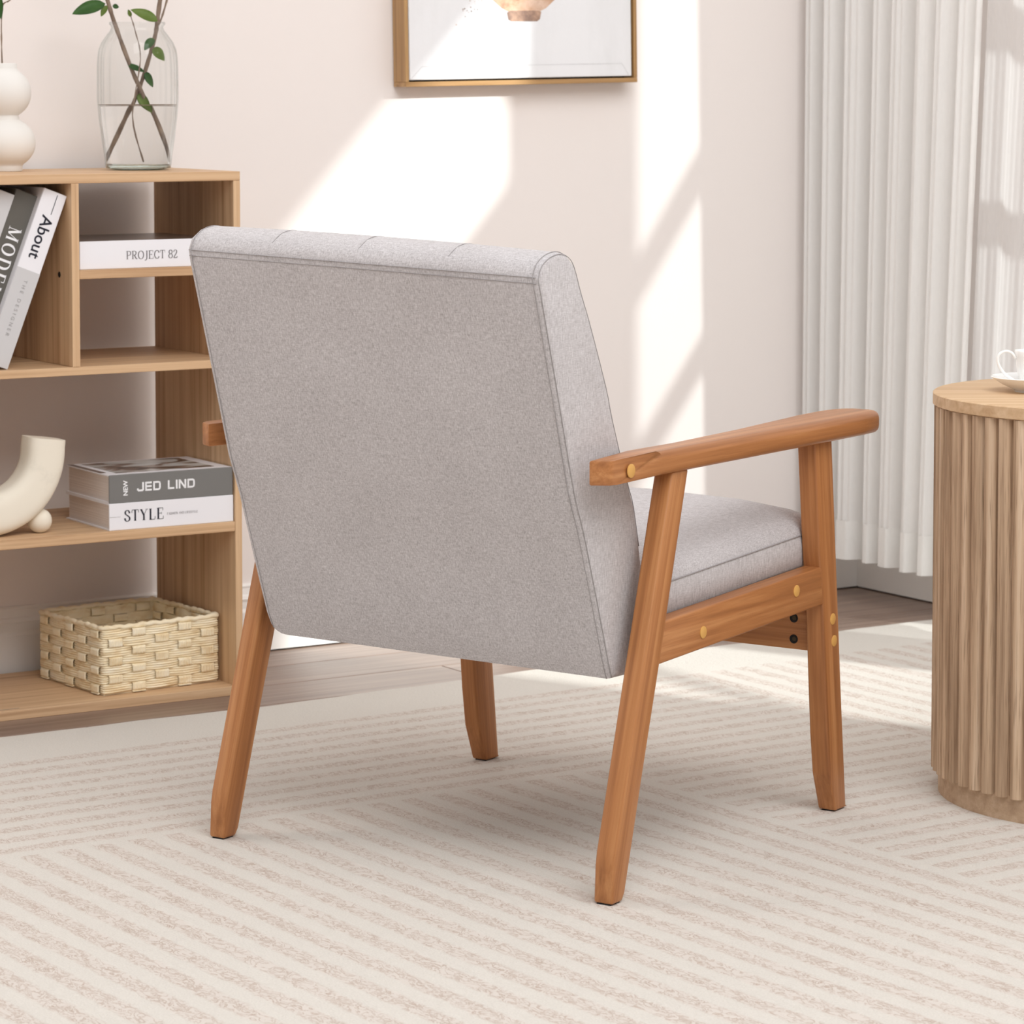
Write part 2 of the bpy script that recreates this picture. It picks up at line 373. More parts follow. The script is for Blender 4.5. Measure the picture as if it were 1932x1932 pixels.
# ------------------------------------------------------------------ lettering
SER = {  # strokes: point lists; last item = serif feet (x, y)
 'M': (1.02, [[(.14, 0), (.14, 1)], [(.14, 1), (.5, .06)], [(.5, .06), (.86, 1)], [(.86, 0), (.86, 1)]], [(.14, 0), (.12, 1), (.86, 0), (.88, 1)], {0: .05, 1: .17, 2: .05, 3: .16}),
 'D': (.84, [[(.18, 0), (.18, 1)], [(.12, 1), (.4, 1), (.62, .9), (.74, .68), (.76, .5), (.74, .32), (.62, .1), (.4, 0), (.12, 0)]], [(.16, 0), (.16, 1)], {}),
 'O': (.86, [[(.43+.36*sin(a*pi/12), .5-.5*cos(a*pi/12)) for a in range(25)]], [], {}),
 'E': (.74, [[(.18, 0), (.18, 1)], [(.1, 1), (.64, 1), (.64, .76)], [(.18, .52), (.5, .52)], [(.5, .62), (.5, .42)], [(.1, 0), (.68, 0), (.68, .26)]], [(.17, 0), (.17, 1)], {1: .05, 3: .04, 4: .05}),
 'L': (.7, [[(.18, 0), (.18, 1)], [(.1, 0), (.62, 0), (.64, .28)]], [(.18, 0), (.18, 1)], {1: .05}),
 'S': (.62, [[(.52, .72), (.5, .86), (.42, .96), (.3, 1), (.17, .95), (.1, .82), (.13, .68), (.24, .58), (.4, .47), (.52, .34), (.54, .18), (.45, .05), (.31, 0), (.17, .04), (.1, .14), (.08, .3)]], [], {}),
 'T': (.78, [[(.39, 0), (.39, 1)], [(.06, .74), (.08, 1), (.7, 1), (.72, .74)]], [(.39, 0)], {1: .05}),
 'Y': (.8, [[(.12, 1), (.4, .45)], [(.68, 1), (.4, .45)], [(.4, .5), (.4, 0)]], [(.12, 1), (.68, 1), (.4, 0)], {0: .15, 1: .05}),
 'P': (.72, [[(.18, 0), (.18, 1)], [(.1, 1), (.4, 1), (.58, .93), (.64, .75), (.58, .56), (.4, .48), (.18, .48)]], [(.18, 0), (.16, 1)], {}),
 'R': (.82, [[(.18, 0), (.18, 1)], [(.1, 1), (.4, 1), (.56, .93), (.62, .76), (.56, .58), (.4, .5), (.18, .5)], [(.4, .5), (.58, .12), (.76, 0)]], [(.18, 0), (.16, 1)], {2: .13}),
 'J': (.5, [[(.34, 1), (.34, .12), (.28, -.08), (.16, -.18), (.06, -.16)]], [(.34, 1)], {}),
 'C': (.76, [[(.68, .72), (.62, .92), (.46, 1), (.28, .95), (.15, .78), (.1, .5), (.15, .22), (.28, .05), (.46, 0), (.62, .08), (.69, .26)]], [], {}),
 'A': (.82, [[(.1, 0), (.41, 1)], [(.41, 1), (.72, 0)], [(.22, .36), (.6, .36)]], [(.1, 0), (.72, 0)], {0: .05, 1: .15, 2: .05}),
 'F': (.68, [[(.18, 0), (.18, 1)], [(.1, 1), (.62, 1), (.62, .76)], [(.18, .5), (.48, .5)]], [(.18, 0), (.17, 1)], {1: .05}),
 'H': (.86, [[(.18, 0), (.18, 1)], [(.68, 0), (.68, 1)], [(.18, .5), (.68, .5)]], [(.18, 0), (.18, 1), (.68, 0), (.68, 1)], {2: .05}),
 'I': (.36, [[(.18, 0), (.18, 1)]], [(.18, 0), (.18, 1)], {}),
 'N': (.86, [[(.16, 0), (.16, 1)], [(.16, 1), (.7, 0)], [(.7, 0), (.7, 1)]], [(.16, 0), (.12, 1), (.7, 1)], {0: .05, 1: .16, 2: .05}),
 '8': (.62, [[(.31+.21*sin(a*pi/10), .76-.24*cos(a*pi/10)) for a in range(21)], [(.31+.25*sin(a*pi/10), .26-.26*cos(a*pi/10)) for a in range(21)]], [], {}),
 '2': (.62, [[(.1, .74), (.14, .92), (.3, 1), (.46, .93), (.5, .76), (.44, .58), (.26, .32), (.09, .03)], [(.08, .03), (.54, .03), (.56, .2)]], [], {1: .09}),
}
def serif_mesh(bm, text, size, mp, thick=.15, thin=.05, track=.04, serif=.26):
    """mp(x, y) -> 3-D point; x, y in metres along the line of text"""
    x = 0
    def quad(a, b, wa, wb):
        d = Vector((b[0]-a[0], b[1]-a[1]))
        if d.length < 1e-6: return
        d.normalize(); n = Vector((-d.y, d.x))
        P = [(a[0]+n.x*wa/2, a[1]+n.y*wa/2), (b[0]+n.x*wb/2, b[1]+n.y*wb/2), (b[0]-n.x*wb/2, b[1]-n.y*wb/2), (a[0]-n.x*wa/2, a[1]-n.y*wa/2)]
        bm.faces.new([bm.verts.new(mp((x+px)*size, py*size)) for px, py in P])
    for ch in text:
        if ch == ' ': x += .38; continue
        wd, st, feet, ov = SER[ch]
        for i, pts in enumerate(st):
            if len(pts) > 4:
                pts = [(p.x, p.y) for p in smooth_pts([(a, b, 0) for a, b in pts], 3)]
            wds = []
            for j in range(len(pts)):
                a, b = pts[max(j-1, 0)], pts[min(j+1, len(pts)-1)]
                d = Vector((b[0]-a[0], b[1]-a[1])); d.normalize() if d.length else None
                wds.append(ov.get(i, thin + (thick-thin)*abs(d.y)**1.3))
            for j in range(len(pts)-1): quad(pts[j], pts[j+1], wds[j], wds[j+1])
        for fx, fy in feet: quad((fx-serif/2, fy + (.02 if fy == 0 else -.02)), (fx+serif/2, fy + (.02 if fy == 0 else -.02)), .04, .04)
        x += wd + track
    return x*size
def serif_width(text, size, track=.04): return sum(.38 if c == ' ' else SER[c][0]+track for c in text)*size
def sans_mesh(bm, text, size, mp, sx=1.0, bold=0.0, space=1.0):
    """built-in stroke-free sans letters, laid out with mp(x, y)"""
    cu = bpy.data.curves.new('letters', 'FONT'); cu.body = text; cu.size = size; cu.offset = bold; cu.space_character = space
    o = bpy.data.objects.new('letters', cu); COL.objects.link(o)
    dg = bpy.context.evaluated_depsgraph_get(); me = bpy.data.meshes.new_from_object(o.evaluated_get(dg))
    vs = [bm.verts.new(mp(v.co.x*sx, v.co.y)) for v in me.vertices]
    for p in me.polygons:
        try: bm.faces.new([vs[i] for i in p.vertices])
        except ValueError: pass
    bpy.data.objects.remove(o); bpy.data.curves.remove(cu); bpy.data.meshes.remove(me)

# ================================================================== ROOM SHELL
def on_wall(bm, name, mat, parent=None, smooth=False):
    return fin(bm, name, mat, parent, smooth, M_WALL if parent is None else None)
bm = bmesh.new(); b_box(bm, -.05, 4.6, -.05, 0, -.012, 3.4); structure(on_wall(bm, 'wall_back', 'wall'))
# right wall (plane w = 0) with two tall window openings and a small added one that lets sun in
WH = 4.6  # raised out of view to block sun coming over the wall
OPEN = [(.84, 1.31, .06, 2.2), (1.87, 3.02, .06, 2.2), (3.08, 3.60, .95, 1.5)]
bm = bmesh.new(); r0 = 0
for a, b_, z0, z1 in OPEN:
    b_box(bm, -.05, 0, r0, a, -.012, WH); b_box(bm, -.05, 0, a, b_, z1, WH); b_box(bm, -.05, 0, a, b_, -.012, z0); r0 = b_
b_box(bm, -.05, 0, r0, 9, -.012, WH)
structure(on_wall(bm, 'wall_right', 'wall'))
def window(name, a, b_, z0, z1, bars, mull, transoms):
    root = bpy.data.objects.new(name, None); COL.objects.link(root); root.matrix_world = M_WALL; structure(root)
    bm = bmesh.new()
    for x in ((a, a+.012), (b_-.012, b_)): b_box(bm, -.045, -.015, x[0], x[1], z0, z1)
    for z in ((z0, z0+.03), (z1-.03, z1)): b_box(bm, -.045, -.015, a, b_, z[0], z[1])
    fin(bm, 'window_frame', 'white_paint', root)
    for (h0, h1, t) in bars:      # glazing bars, slightly out of level to slant their shadows on the wall
        bm = bmesh.new(); prism(bm, [(-.044, a+.01, h0-t/2), (-.016, a+.01, h0-t/2), (-.016, a+.01, h0+t/2), (-.044, a+.01, h0+t/2)],
              [(-.044, b_-.01, h1-t/2), (-.016, b_-.01, h1-t/2), (-.016, b_-.01, h1+t/2), (-.044, b_-.01, h1+t/2)])
        fin(bm, 'glazing_bar', 'white_paint', root)
    for (m0, t) in mull:
        box('mullion', 'white_paint', root, -.044, -.016, m0-t/2, m0+t/2, z0+.02, z1-.02)
    for (h0, h1) in transoms:
        box('transom_panel', 'white_paint', root, -.04, -.02, a+.01, b_-.01, h0, h1)
    box('pane', 'pane', root, -.031, -.029, a+.01, b_-.01, z0+.02, z1-.02)
window('window_1', *OPEN[0], [(1.300, 1.235, .058), (.94, .89, .045)], [], [])
window('window_2', *OPEN[1], [(1.0, 1.0, .03)], [], [(1.5, 1.75)])
window('added_sun_window', *OPEN[2], [], [], [])  # unseen opening added so sun reaches the floor under the chair
# skirting with a stepped moulding
prof = [(0, .0), (.014, .0), (.014, .070), (.011, .076), (.011, .088), (.013, .093), (.011, .098), (.008, .101), (.006, .111), (.007, .115), (.004, .118), (0, .118)]
bm = bmesh.new(); prism(bm, [(-.0, r, z+.003) for r, z in prof], [(4.6, r, z+.003) for r, z in prof]); structure(on_wall(bm, 'baseboard_back', 'white_paint'))
bm = bmesh.new(); prism(bm, [(r, 7.5, z*.9+.003) for r, z in prof], [(r, .014, z*.9+.003) for r, z in prof]); structure(on_wall(bm, 'baseboard_right', 'white_paint'))
bm = bmesh.new(); b_box(bm, .0, .006, .014, 7.5, 0, .0035); b_box(bm, .006, 4.6, 0, .006, 0, .0035); structure(on_wall(bm, 'skirting_shade_1', 'dark'))  # near-black strip painting the shadow line in the gap under the skirting
# floor: underlay + boards between wall and rug, plain floor beyond
bm = bmesh.new(); b_box(bm, -.05, 4.6, 0, 1.16, -.05, -.012); b_box(bm, -.05, 9, 1.16, 9, -.05, 0)
floor = structure(on_wall(bm, 'floor', 'slab'))
bm = bmesh.new(); b_box(bm, 0, 1.214, 0, .1436, -.012, 0, .0012, 1); pl = fin(bm, 'plank', 'plank', floor)
me = pl.data; first = True
for i in range(8):
    x = -.35 - (i*.47 % 1.2)
    while x < 4.6:
        o = pl if first else pl.copy()
        if not first: COL.objects.link(o)
        first = False
        o.location = (x + (.0005), i*.145+.0004, 0); x += 1.2155
# clip the few boards that would poke through the right wall
for o in [c for c in floor.children if c.location.x < 0]:
    bm = bmesh.new(); b_box(bm, 0, 1.214 + o.location.x - .001, 0, .1436, -.012, 0, .0012, 1)
    me2 = bpy.data.meshes.new('plank'); bm.to_mesh(me2); bm.free(); me2.materials.append(MAT['plank'])
    o.data = me2; o.location.x = .001

# ================================================================== RUG
TR = radians(34.1122); M_RUG = Matrix.Translation((-.77842, 4.77681, 0)) @ Matrix(((cos(TR), sin(TR), 0, 0), (sin(TR), -cos(TR), 0, 0), (0, 0, 1, 0), (0, 0, 0, 1)))
RUG_T = .003
bm = bmesh.new()
def edge_w(s): return .018*math.exp(-((s-.5)/.35)**2) + .0025*sin(s*17) + .0015*sin(s*43+1)
N = 120; xs = [-1.0 + 2.9*i/N for i in range(N+1)]
top = [(x, edge_w(x)) for x in xs]
fr_, bk = [], []
for z in (0, RUG_T):
    fr_.append([bm.verts.new((x, y, z)) for x, y in top]); bk.append([bm.verts.new((x, 3.4, z)) for x in xs])
for i in range(N):
    bm.faces.new((fr_[1][i], fr_[1][i+1], bk[1][i+1], bk[1][i])); bm.faces.new((fr_[0][i], bk[0][i], bk[0][i+1], fr_[0][i+1]))
    bm.faces.new((fr_[0][i], fr_[0][i+1], fr_[1][i+1], fr_[1][i])); bm.faces.new((bk[0][i], bk[1][i], bk[1][i+1], bk[0][i+1]))
for i in (0, N): bm.faces.new((fr_[0][i], fr_[1][i], bk[1][i], bk[0][i]))
tag(fin(bm, 'area_rug', 'rug', None, False, M_RUG), 'large cream rug woven with mottled beige stripes turning at right angles', 'rug')

# ================================================================== ARMCHAIR
YAW = radians(-34.0013)
M_CH = Matrix.Translation((-.12969, 3.94806, RUG_T)) @ Matrix.Rotation(YAW, 4, 'Z')
ch = empty('armchair', M_CH, 'light grey upholstered armchair with orange-brown wooden frame seen from behind', 'chair')
DZ = -RUG_T
CX = -.0128
def outer_r(y): return .3013 - .0211*y
def side_x(y, side):           # outer face, inner face for side +1 (right) / -1 (left)
    if side > 0: o = outer_r(y); return o, o-.0272
    o = -.3013 + .0211*y; return o-.0255, o
def side_prism(name, mat, poly, side, inset=0, bev=.004, zadd=0, seg=3):
    bm = bmesh.new()
    A = []; B = []
    for y, z in poly:
        o, i = side_x(y, side); z = max(z+DZ+zadd, .0015) if z < .01 else z+DZ+zadd
        A.append((o - side*inset, y, z)); B.append((i + side*inset, y, z))
    prism(bm, A, B, bev, seg); return fin(bm, name, mat, ch, 30)
for side in (1, -1):
    za = 0 if side > 0 else .009
    rear = [(.002, 0), (.0262, 0), (.0325, .0134), (.0745, .1523), (.1151, .2817), (.1849+.3*za, .517+za), (.1455+.3*za, .517+za), (.0335, .15), (.0075, .066), (.0045, .05)]
    lg = side_prism('leg', 'chair_r', rear, side, bev=.0035)
    box('foot_pad', 'dark', lg, *sorted((side_x(.012, side)[0]-side*.004, side_x(.012, side)[1]+side*.004)), .004, .025, 0, .002)
    front = [(.5935, 0), (.6235, 0), (.6248, .004), (.6079, .1684), (.5895, .3623), (.5749, .517+za), (.5245, .517+za), (.5399, .3686), (.5512, .2938), (.5604, .1783), (.566, .115), (.574, .058)]
    lg = side_prism('leg', 'chair_f', front, side, bev=.003)
    box('foot_pad', 'dark', lg, *sorted((side_x(.6, side)[0]-side*.004, side_x(.6, side)[1]+side*.004)), .596, .621, 0, .002)
    rl = side_prism('side_rail', 'chair_y', [(.098, .2806), (.556, .2941), (.551, .3466), (.115, .332)], side, inset=.0006, bev=.0025)
    # armrest
    mir = (lambda x: x) if side > 0 else (lambda x: 2*CX - x)
    inn = [(.2800, -.019), (.2627, .084), (.2554, .206), (.2459, .379), (.2360, .480), (.2265, .580), (.2245, .650), (.2290, .682), (.2400, .701), (.2560, .709)]
    out = [(.2800, .709), (.2950, .700), (.3030, .684), (.3055, .64), (.3060, .45), (.3055, .25), (.3052, .11), (.3035, .0), (.3020, -.005)]
    pl2 = inn + out
    z0, z1 = .5155 + za + DZ, .5455 + za + DZ
    bm = bmesh.new()
    prism(bm, [(mir(x), y, z0) for x, y in pl2], [(mir(x), y, z1) for x, y in pl2])
    bmesh.ops.recalc_face_normals(bm, faces=bm.faces)
    es = [e for e in bm.edges if abs(e.verts[0].co.z - e.verts[1].co.z) < 1e-4 and min(v.co.y for v in e.verts) > .10]
    bmesh.ops.bevel(bm, geom=es, offset=.0105, segments=5, affect='EDGES', profile=.5)
    es = [e for e in bm.edges if max(v.co.y for v in e.verts) < .10 and e.is_manifold and e.calc_face_angle(0) > .6]
    bmesh.ops.bevel(bm, geom=es, offset=.0022, segments=2, affect='EDGES', profile=.5)
    arm = fin(bm, 'armrest', 'chair_y', ch, 40)
    def peg(y, z, parent, r=.0078, x=None):
        o = side_x(y, side)[0] if x is None else x
        bm = bmesh.new(); disc(bm, (o, y, z+DZ), (side, 0, 0), r, .0008); fin(bm, 'peg', 'peg', parent, 30)
    peg(.0367, .5295 + za, arm, .0085, mir(.3050))
    for y, z in ((.2233, .3053), (.4749, .3236)): peg(y, z, rl)
    for y, z in ((.5803, .2709), (.5848, .2405)): peg(y, z, lg)
# front apron and its bolt holes
xi0, xi1 = side_x(.575, -1)[1] - .006, side_x(.575, 1)[1] + .006
ap = box('front_apron', 'chair_x', ch, xi0, xi1, .566, .586, .2265+DZ, .300+DZ, .002)
for x in (.2372, -.2372 + 2*CX):
    for z in (.2694, .2406):
        bm = bmesh.new(); disc(bm, (x, .5657, z+DZ), (0, -1, 0), .0062, .0006); h = fin(bm, 'bolt_hole', 'dark', ap)
        bm = bmesh.new(); disc(bm, (x+.0012, .5650, z+DZ+.0006), (0, -1, 0), .0032, .0006, 10); fin(bm, 'bolt_head', 'bolt', ap)
box('rear_crossrail', 'chair_x', ch, side_x(.2, -1)[1]-.004, side_x(.2, 1)[1]+.004, .18, .20, .288+DZ, .322+DZ, .002)
# backrest cushion
prf = [(.0735, .2675), (.0640, .291), (.0468, .3447), (.0084, .457), (-.0130, .5086), (-.0515, .640), (-.0880, .762), (-.0905, .776), (-.0835, .791), (-.0660, .801), (-.0450, .8045), (-.0270, .801), (-.0110, .788),
       (.0060, .752), (.0242, .717), (.0616, .635), (.0745, .598), (.0970, .5425), (.1144, .505), (.1261, .479), (.1390, .427), (.1500, .370), (.1560, .310), (.1500, .272), (.1400, .266)]
HW = .268
def pr_norm(i):
    a, b = Vector(prf[i-1]), Vector(prf[(i+1) % len(prf)]); d = (b-a).normalized(); return Vector((d.y, -d.x))
sgn = 1
def prof_at(ins, i):
    n = pr_norm(i); c = Vector(prf[i]) - n*ins*sgn; return c
# make sure the normal points outwards (away from the section's middle)
mid = sum((Vector(p) for p in prf), Vector((0, 0)))/len(prf)
sgn = 1 if pr_norm(4).dot(Vector(prf[4])-mid) > 0 else -1
def bk_pt(x, ins, i, out=0):
    c = prof_at(ins - out, i); t = (x - CX)/HW
    bul = .004*(1 - t*t) if 1 <= i <= 5 else (.003*(1-t*t) if i > 6 else 0)      # slight pillow
    c = c + pr_norm(i)*sgn*bul
    z = c.y*(1 - .0113*t); dl = x - (CX-HW)
    if dl < .028 and i in (0, 1, 23, 24): z += (.015 if i != 1 else .007)*(1 - dl/.028)**2      # rounded lower left corner
    return (x, c.x, z+DZ)
st = [(-HW, .0065), (-HW+.0012, .0032), (-HW+.0035, .0010), (-HW+.008, 0), (-HW+.014, 0), (-HW+.021, 0), (-HW+.03, 0), (-HW+.05, 0), (-.16, 0), (-.08, 0), (0, 0), (.08, 0), (.16, 0), (HW-.05, 0), (HW-.008, 0), (HW-.0035, .0010), (HW-.0012, .0032), (HW, .0065)]
bm = bmesh.new(); rings = [[bm.verts.new(bk_pt(CX+x, ins, i)) for i in range(len(prf))] for x, ins in st]
for A, B in zip(rings, rings[1:]):
    for k in range(len(prf)): bm.faces.new((A[k], A[(k+1) % len(prf)], B[(k+1) % len(prf)], B[k]))
bm.faces.new(rings[0]); bm.faces.new(rings[-1][::-1])
back = fin(bm, 'backrest', 'fabric', ch, 50)
def seam(pts, r=.00075, par=back, name='seam'):
    bm = bmesh.new(); tube(bm, pts, r, 6); return fin(bm, name, 'seam', par, True)
# welted seam across the back, and double seams down both rear edges and over the top
for i_, off in ((6, 0), (6, -.0085)):
    pts = []
    for k in range(25):
        x = CX - HW + .004 + (2*HW-.008)*k/24
        a = Vector(bk_pt(x, 0, 7)); b = Vector(bk_pt(x, 0, 6)); q = a + (b-a).normalized()*(.0 if off == 0 else .0075)
        pts.append(q + Vector((0, -.0002, 0)))
    seam(pts, .0005)
for side in (1, -1):
    for x, ins in ((HW-.0080, 0), (HW-.0012, .0025))[:2 if side > 0 else 1]:
        pts = [bk_pt(CX+side*x, ins, i, .0002) for i in list(range(0, 21))]
        seam(smooth_pts(pts, 3), .0005)
for x in (-.134, 0, .134):          # channels over the top edge and down the front
    seam(smooth_pts([bk_pt(CX+x, 0, i, -.0001) for i in range(8, 20)], 3), .0004)
# seat cushion
bm = bmesh.new(); hw = .2665
sec = [(-hw+.006, 0), (-hw, .006), (-hw-.001, .03), (-hw, .046), (-hw+.004, .057), (-hw+.014, .066), (-hw+.04, .074), (-.15, .083), (0, .087), (.15, .083), (hw-.04, .074), (hw-.014, .066), (hw-.004, .057), (hw, .046), (hw+.001, .03), (hw, .006), (hw-.006, 0)]
sst = [(.160, 0), (.22, 0), (.35, 0), (.5, 0), (.56, 0), (.585, .003), (.598, .009), (.604, .018), (.606, .03)]
rings = []
for y, ins in sst:
    ring = []
    for x, z in sec:
        zz = z if z < .047 else .046 + (z-.046)*max(0, 1 - ins/.03*.75)
        lim = min(1, max(0, (.5625-y)/.004))                      # narrower ahead of the front legs' rear faces
        xx = x*(.2854 - .0211*y)/hw*(1 - ins*.15)
        ring.append(bm.verts.new((CX+xx, y, zz + .318 + .043*y + DZ)))
    rings.append(ring)
for A, B in zip(rings, rings[1:]):
    for k in range(len(sec)): bm.faces.new((A[k], A[(k+1) % len(sec)], B[(k+1) % len(sec)], B[k]))
bm.faces.new(rings[0]); bm.faces.new(rings[-1][::-1])
seat = fin(bm, 'seat', 'fabric', ch, 50)
for s_ in (1, -1):
    seam([(CX+s_*(.2854-.0211*y+.0006), y, .0465 + .318 + .043*y + DZ) for y in (.165, .25, .35, .5, .585)], .0008, seat)

# ================================================================== BOOKCASE
M_SH = Matrix.Translation(SH) @ Matrix.Rotation(TH, 4, 'Z')      # local x along the front, local y = depth behind the front
bc = empty('bookcase', M_SH, 'open light oak bookcase with cubbies against the wall behind the chair', 'bookcase')
D = .300; XL = -.66; PT = .0132
box('top_board', 'shelf_x', bc, XL, 0, 0, D, .8377, .8524, .0006, 1)
box('base_board', 'shelf_x', bc, XL+PT, -PT+.0012, 0, D, .0, .0150, .0006, 1)
for a, b_ in ((-.0122, 0), (XL, XL+PT)): box('side_panel', 'shelf_z', bc, a, b_, 0, D, 0, .8375, .0006, 1)
box('shelf', 'shelf_x', bc, XL+PT+.0003, -.0125, .0005, D, .5361, .5492, .0006, 1)
box('shelf', 'shelf_x', bc, XL+PT+.0003, -.0125, .0005, D, .2690, .2848, .0006, 1)
box('shelf', 'shelf_x', bc, -.2814, -.0125, .0005, D, .6872, .7013, .0006, 1)
dv = box('divider', 'shelf_z', bc, -.2946, -.2817, .0, D, .5494, .8375, .0006, 1)
bm = bmesh.new(); disc(bm, (-.2947, .0493, .6926), (-1, 0, 0), .0048, .0004, 14); fin(bm, 'peg_hole', 'dark', dv)
bm = bmesh.new(); b_box(bm, -.52, -.385, .014, .0155, .0146, .0152); fin(bm, 'scuff', 'ink_grey', bc.children[1])

# ---------------- books
def sub(p, *a): return p
def book(name, mw, L, T, Dp, cover, label, group=None, top=None, spine=None, page_ends=True):
    """local: x along the spine (L), y depth (Dp, spine at y=0), z thickness (T)"""
    root = empty(name, mw, label, 'book', group)
    c = .0022
    bm = bmesh.new(); b_box(bm, 0, L, 0, .003, 0, T, .0007, 1); fin(bm, 'spine', spine or cover, root)
    bm = bmesh.new(); b_box(bm, 0, L, .003, Dp, 0, c); fin(bm, 'cover', cover, root)
    bm = bmesh.new(); b_box(bm, 0, L, .003, Dp, T-c, T); fin(bm, 'cover', top or cover, root)
    bm = bmesh.new(); b_box(bm, .004, L-.004, .003, Dp-.004, c, T-c); fin(bm, 'page_block', 'cream_paper', root)
    return root
Tr = Matrix.Translation; Rz = lambda a: Matrix.Rotation(a, 4, 'Z'); Ry = lambda a: Matrix.Rotation(a, 4, 'Y'); Rx = lambda a: Matrix.Rotation(a, 4, 'X')
def print_serif(root, text, size, x, z, mat, name='title', **kw):
    bm = bmesh.new(); serif_mesh(bm, text, size, lambda a, b: (x+a, -.0004, z+b), **kw); return fin(bm, name, mat, root)
def print_sans(root, text, size, x, z, mat, name='title', rot=0, **kw):
    bm = bmesh.new(); c_, s_ = cos(rot), sin(rot)
    sans_mesh(bm, text, size, lambda a, b: (x + a*c_ - b*s_, -.0004, z + a*s_ + b*c_), **kw); return fin(bm, name, mat, root)
bk1 = book('book', M_SH @ Tr((-.2327, .004, .2850)), .2190, .0432, .170, 'cover_white', 'white book titled STYLE at the bottom of the stack of two beside the arched vase')
print_serif(bk1, 'STYLE', .0175, .0255, .0135, 'ink_dark', thick=.16, thin=.045, track=.08)
print_serif(bk1, 'FASHION AND LIFESTYLE', .0036, .1005, .0190, 'ink_grey', name='subtitle', thick=.15, thin=.08)
bm = bmesh.new(); b_box(bm, 0, .019, -.0003, 0, .0212, .0217); fin(bm, 'rule', 'ink_pale', bk1)
bk2 = book('book', M_SH @ Tr((-.2325, .004, .3285)), .2180, .0452, .170, 'cover_white', 'grey spined book titled JED LIND lying on top of the white book', spine='cover_grey')
bm = bmesh.new(); b_box(bm, .022, .196, .022, .158, .0452, .0455); fin(bm, 'cover_photo', 'cover_photo', bk2)
bm = bmesh.new(); b_box(bm, .0005, .010, .034, .165, .0452, .0455); fin(bm, 'cover_band', 'brown_print_shade', bk2)
SER.update({'j': (.9, [[(.72, 1), (.72, .1), (.1, .1), (.1, .34)]], [], {}), 'e': (.92, [[(.12, 1), (.12, 0)], [(.12, .9), (.82, .9)], [(.12, .5), (.8, .5)], [(.12, .1), (.82, .1)]], [], {}),
 'd': (.95, [[(.12, 1), (.12, 0)], [(.12, .9), (.72, .9), (.82, .78), (.82, .22)], [(.82, .22), (.72, .1), (.12, .1)]], [], {}), 'l': (.9, [[(.12, 1), (.12, 0)], [(.12, .1), (.8, .1)]], [], {}),
 'i': (.32, [[(.14, 1), (.14, 0)]], [], {}), 'n': (1.0, [[(.12, 1), (.12, 0)], [(.14, .95), (.8, .05)], [(.82, 1), (.82, 0)]], [], {})})    # square block capitals
print_serif(bk2, 'jed  lind', .0146, .0480, .0165, 'ink_white', thick=.2, thin=.2, track=.05)
print_sans(bk2, 'NEW', .0105, .0315, .0110, 'ink_white', name='subtitle', rot=pi/2, sx=1.0, bold=.0003)
bk3 = book('book', M_SH @ Tr((-.2772, .009, .7015)), .2400, .0442, .200, 'cover_white', 'white book titled PROJECT 82 lying alone on the small upper shelf', top='brown_print_shade')  # dark top: shading put into the cover colour
print_serif(bk3, 'PROJECT 82', .0128, .0792, .0142, 'ink_grey', thick=.13, thin=.06, track=.03)
LEAN = atan2(.1034, .268)
def leaning(x_bot, y, L, T, Dp, cover, label, **kw):
    # stands on the shelf on its lower right edge; local x (spine) points down the book from its top
    ex = Vector((-sin(LEAN), 0, -cos(LEAN))); ez = Vector((cos(LEAN), 0, -sin(LEAN)))     # ez: thickness towards the right cover
    ey = Vector((0, 1, 0))
    br = Vector((x_bot, y, .5494)); o = br - ex*L - ez*T
    m = Matrix(((ex.x, ey.x, ez.x, o.x), (ex.y, ey.y, ez.y, o.y), (ex.z, ey.z, ez.z, o.z), (0, 0, 0, 1)))
    return book('book', M_SH @ m, L, T, Dp, cover, label, 'leaning books in the left cubby', **kw)
b4 = leaning(-.3972, .018, .2868, .0404, .20, 'cover_white', 'white book titled About leaning against the bookcase divider')
def print_lean(root, kind, text, size, x, z, mat, name='title', **kw):
    # text reads downwards: advance along +x, letters' tops towards +z
    bm = bmesh.new(); mp = lambda a, b: (x+a, -.0004, z+b)
    (serif_mesh if kind == 'serif' else sans_mesh)(bm, text, size, mp, **kw); return fin(bm, name, mat, root)
print_lean(b4, 'sans', 'About', .0275, .0400, .0120, 'ink_dark', bold=.0003)
print_lean(b4, 'sans', 'THE DESIGNER', .0085, .146, .0180, 'ink_pale', name='subtitle', space=1.75)
bm = bmesh.new(); b_box(bm, .004, .036, -.0003, 0, .0243, .0254); fin(bm, 'rule', 'ink_dark', b4)
bm = bmesh.new(); b_box(bm, .130, .2868, -.0003, .0, .0, .0404); fin(bm, 'spine_band', 'cover_silver', b4)
for c_ in b4.children:
    if c_.name.startswith('subtitle'): c_.location.y = -.0004
b5 = leaning(-.4402, .033, .2868, .0378, .19, 'cover_char', 'charcoal book with white serif capitals leaning between two pale books')
print_lean(b5, 'serif', 'MODELY', .0215, .058, .0095, 'ink_white', thick=.18, thin=.06, track=.24)
b6 = leaning(-.4808, .030, .2900, .0380, .20, 'cover_silver', 'pale grey book behind the charcoal leaning book at the frame edge')

